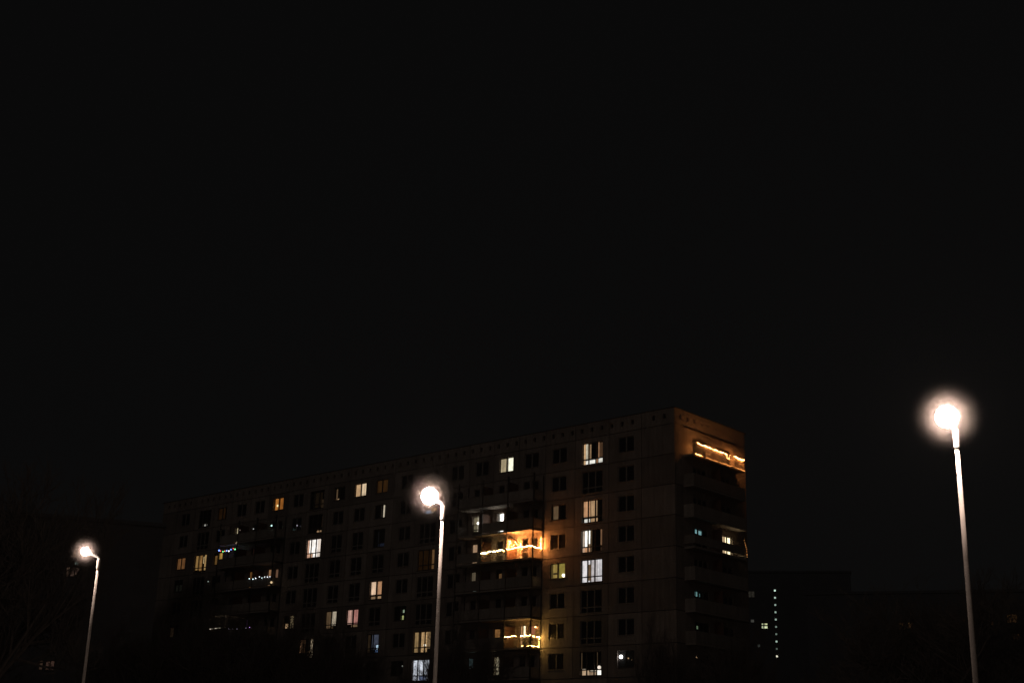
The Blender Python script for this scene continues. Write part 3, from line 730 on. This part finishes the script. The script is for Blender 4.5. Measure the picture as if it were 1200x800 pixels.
# tower to the right of the block, facing the camera
def rel(cx, cy, rz, x, y):
    dx, dy = x - cx, y - cy; return dx * math.cos(rz) + dy * math.sin(rz)
az = -math.atan2(52.5, 254.6)
TX, TY = 54.0, 254.4
lits = []
for i in range(10):
    st = [1.0, .6, .45, .5, .55, .3, .2, .6, .12, 1.3][i]; lits.append((-1.45, 36.55 - i * 1.385, .32, .32, (.75, 1, .85) if i < 9 else (1, .95, .75), st))
lits += [(-4.0, 30.1, .3, .3, (.9, 1, .6), .4), (-3.35, 30.1, .5, .3, (.95, 1, .55), .7), (-4.0, 29.5, .3, .4, (.9, 1, .65), .7), (-3.35, 29.5, .55, .4, (.9, 1, .6), 1.0),
         (-6.0, 35.8, 1.2, 1.1, (1, .9, .7), .02), (-5.9, 30.7, .6, .5, (.9, .9, .8), .05), (-4.8, 26.0, .5, .5, (.8, .9, .8), .05), (-7.8, 21.8, .45, .5, (1, .3, .3), .6)]
far_block(TX, TY, az, 26, 14, 40, lits, 'dark distant tower with a vertical line of small lit stair windows')
az2 = -math.atan2(66, 189)
def k2(x, y): return (x - 66) * math.cos(az2) + (y - 188.8) * math.sin(az2)
OG = (1, .5, .2)
lits = [(k2(58.05, 191.4), 23.35, 1.3, .9, OG, .035), (k2(58.7, 191.2), 23.35, .5, .9, OG, .07), (k2(59.1, 191), 23.35, .4, .9, OG, .05), (k2(66, 188.8), 24.0, .6, .6, OG, .02), (k2(69.3, 187.6), 23.7, .8, .6, OG, .03),
        (k2(72.1, 186.6), 24.3, 1.3, 1.1, OG, .04), (k2(72.4, 186.5), 21.7, 1.0, .9, OG, .04)]
far_block(66, 188.8, az2, 44, 12, 28, lits, 'dark distant slab block with faint orange windows behind the right-hand trees')
az3 = math.atan2(47, 142.5)
lits = [(.1, 22.9, .8, .8, (1, .55, .28), .22), (.25, 21.75, .35, .25, (.7, .95, .8), .35), (-.55, 20.8, .3, 1.0, (1, .6, .4), .10), (.15, 20.85, .8, .9, (1, .6, .45), .06), (-2.0, 10.9, .3, .9, (1, .6, .4), .03), (-1.1, 10.9, .8, .9, (1, .55, .4), .045)]
far_block(-46.9, 142.4, az3, 18, 12, 26.5, lits, 'dark distant house with faint warm windows behind the farthest street lamp')

# ------------------------------------------------------------------ ground
g = MB(); g.box((-700, -200, -.3), (700, 900, 0)); tag(g.build('ground', M['grass']), kind='structure')
g = MB(); g.box((-300, 9, .004), (300, 17, .008)); tag(g.build('road', M['asphalt']), kind='structure')
g = MB()
for i in range(-50, 50): g.box((i * 6, 12.94, .012), (i * 6 + 3, 13.06, .014))
tag(g.build('road_markings', M['paint']), kind='structure')
g = MB(); g.box((-300, 17.16, .004), (300, 20, .12)); tag(g.build('pavement', M['paving']), kind='structure')
g = MB(); g.box((-300, 17.0, .002), (300, 17.15, .125)); g.box((-300, 8.85, .002), (300, 8.99, .125)); tag(g.build('kerb', M['kerb']), kind='structure')
g = MB(); g.box((-300, -6, -.002 + .006), (300, 8.84, .11)); tag(g.build('footpath', M['paving']), kind='structure')

# thin night air
HZ = .00007
m, nt, out = newmat('night_air'); v = nt.nodes.new('ShaderNodeVolumePrincipled')
v.inputs['Color'].default_value = (.95, .93, .9, 1); v.inputs['Density'].default_value = HZ; v.inputs['Anisotropy'].default_value = .3
nt.links.new(v.outputs[0], out.inputs['Volume'])
h = MB(); h.box((-130, -30, -1.3), (130, 300, 46)); ho = h.build('haze', m); tag(ho, kind='stuff')

# ------------------------------------------------------------------ sky, moonless city night
w = bpy.data.worlds.new('World'); S.world = w; w.use_nodes = True; nt = w.node_tree; nt.nodes.clear()
out = nt.nodes.new('ShaderNodeOutputWorld'); bg = nt.nodes.new('ShaderNodeBackground'); bg2 = nt.nodes.new('ShaderNodeBackground')
sky = nt.nodes.new('ShaderNodeTexSky'); sky.sky_type = 'NISHITA'; sky.sun_disc = False
SUN_EL, SUN_AZ = 24, 205
sky.sun_elevation = math.radians(SUN_EL); sky.sun_rotation = math.radians(SUN_AZ)
hs = nt.nodes.new('ShaderNodeHueSaturation'); hs.inputs['Saturation'].default_value = .1
nt.links.new(sky.outputs[0], hs.inputs['Color']); nt.links.new(hs.outputs[0], bg.inputs[0]); bg.inputs[1].default_value = .00002
bg2.inputs[0].default_value = (.0026, .0026, .00265, 1); bg2.inputs[1].default_value = 1
ad = nt.nodes.new('ShaderNodeAddShader'); nt.links.new(bg.outputs[0], ad.inputs[0]); nt.links.new(bg2.outputs[0], ad.inputs[1]); nt.links.new(ad.outputs[0], out.inputs[0])
sl = bpy.data.lights.new('city_glow_fill', 'SUN'); sl.energy = .023; sl.angle = math.radians(12); sl.color = (1, .87, .80)  # dim sun lamp added as facade fill, standing in for city glow
so = bpy.data.objects.new('city_glow_fill', sl); COL.objects.link(so)
d = Vector((math.sin(math.radians(SUN_AZ)) * math.cos(math.radians(SUN_EL)), math.cos(math.radians(SUN_AZ)) * math.cos(math.radians(SUN_EL)), math.sin(math.radians(SUN_EL))))
so.rotation_euler = d.to_track_quat('Z', 'Y').to_euler()

S.view_settings.view_transform = 'Standard'; S.view_settings.look = 'None'; S.view_settings.exposure = 0; S.view_settings.gamma = 1
S.render.engine = 'CYCLES'; cy = S.cycles
cy.use_denoising = True; cy.denoising_input_passes = 'RGB'; cy.denoising_prefilter = 'NONE'; cy.use_light_tree = True; cy.volume_bounces = 0; cy.max_bounces = 6; cy.transparent_max_bounces = 12
cy.sample_clamp_indirect = 4; cy.sample_clamp_direct = 60; cy.use_adaptive_sampling = False; cy.filter_width = 1.5
S.render.film_transparent = False
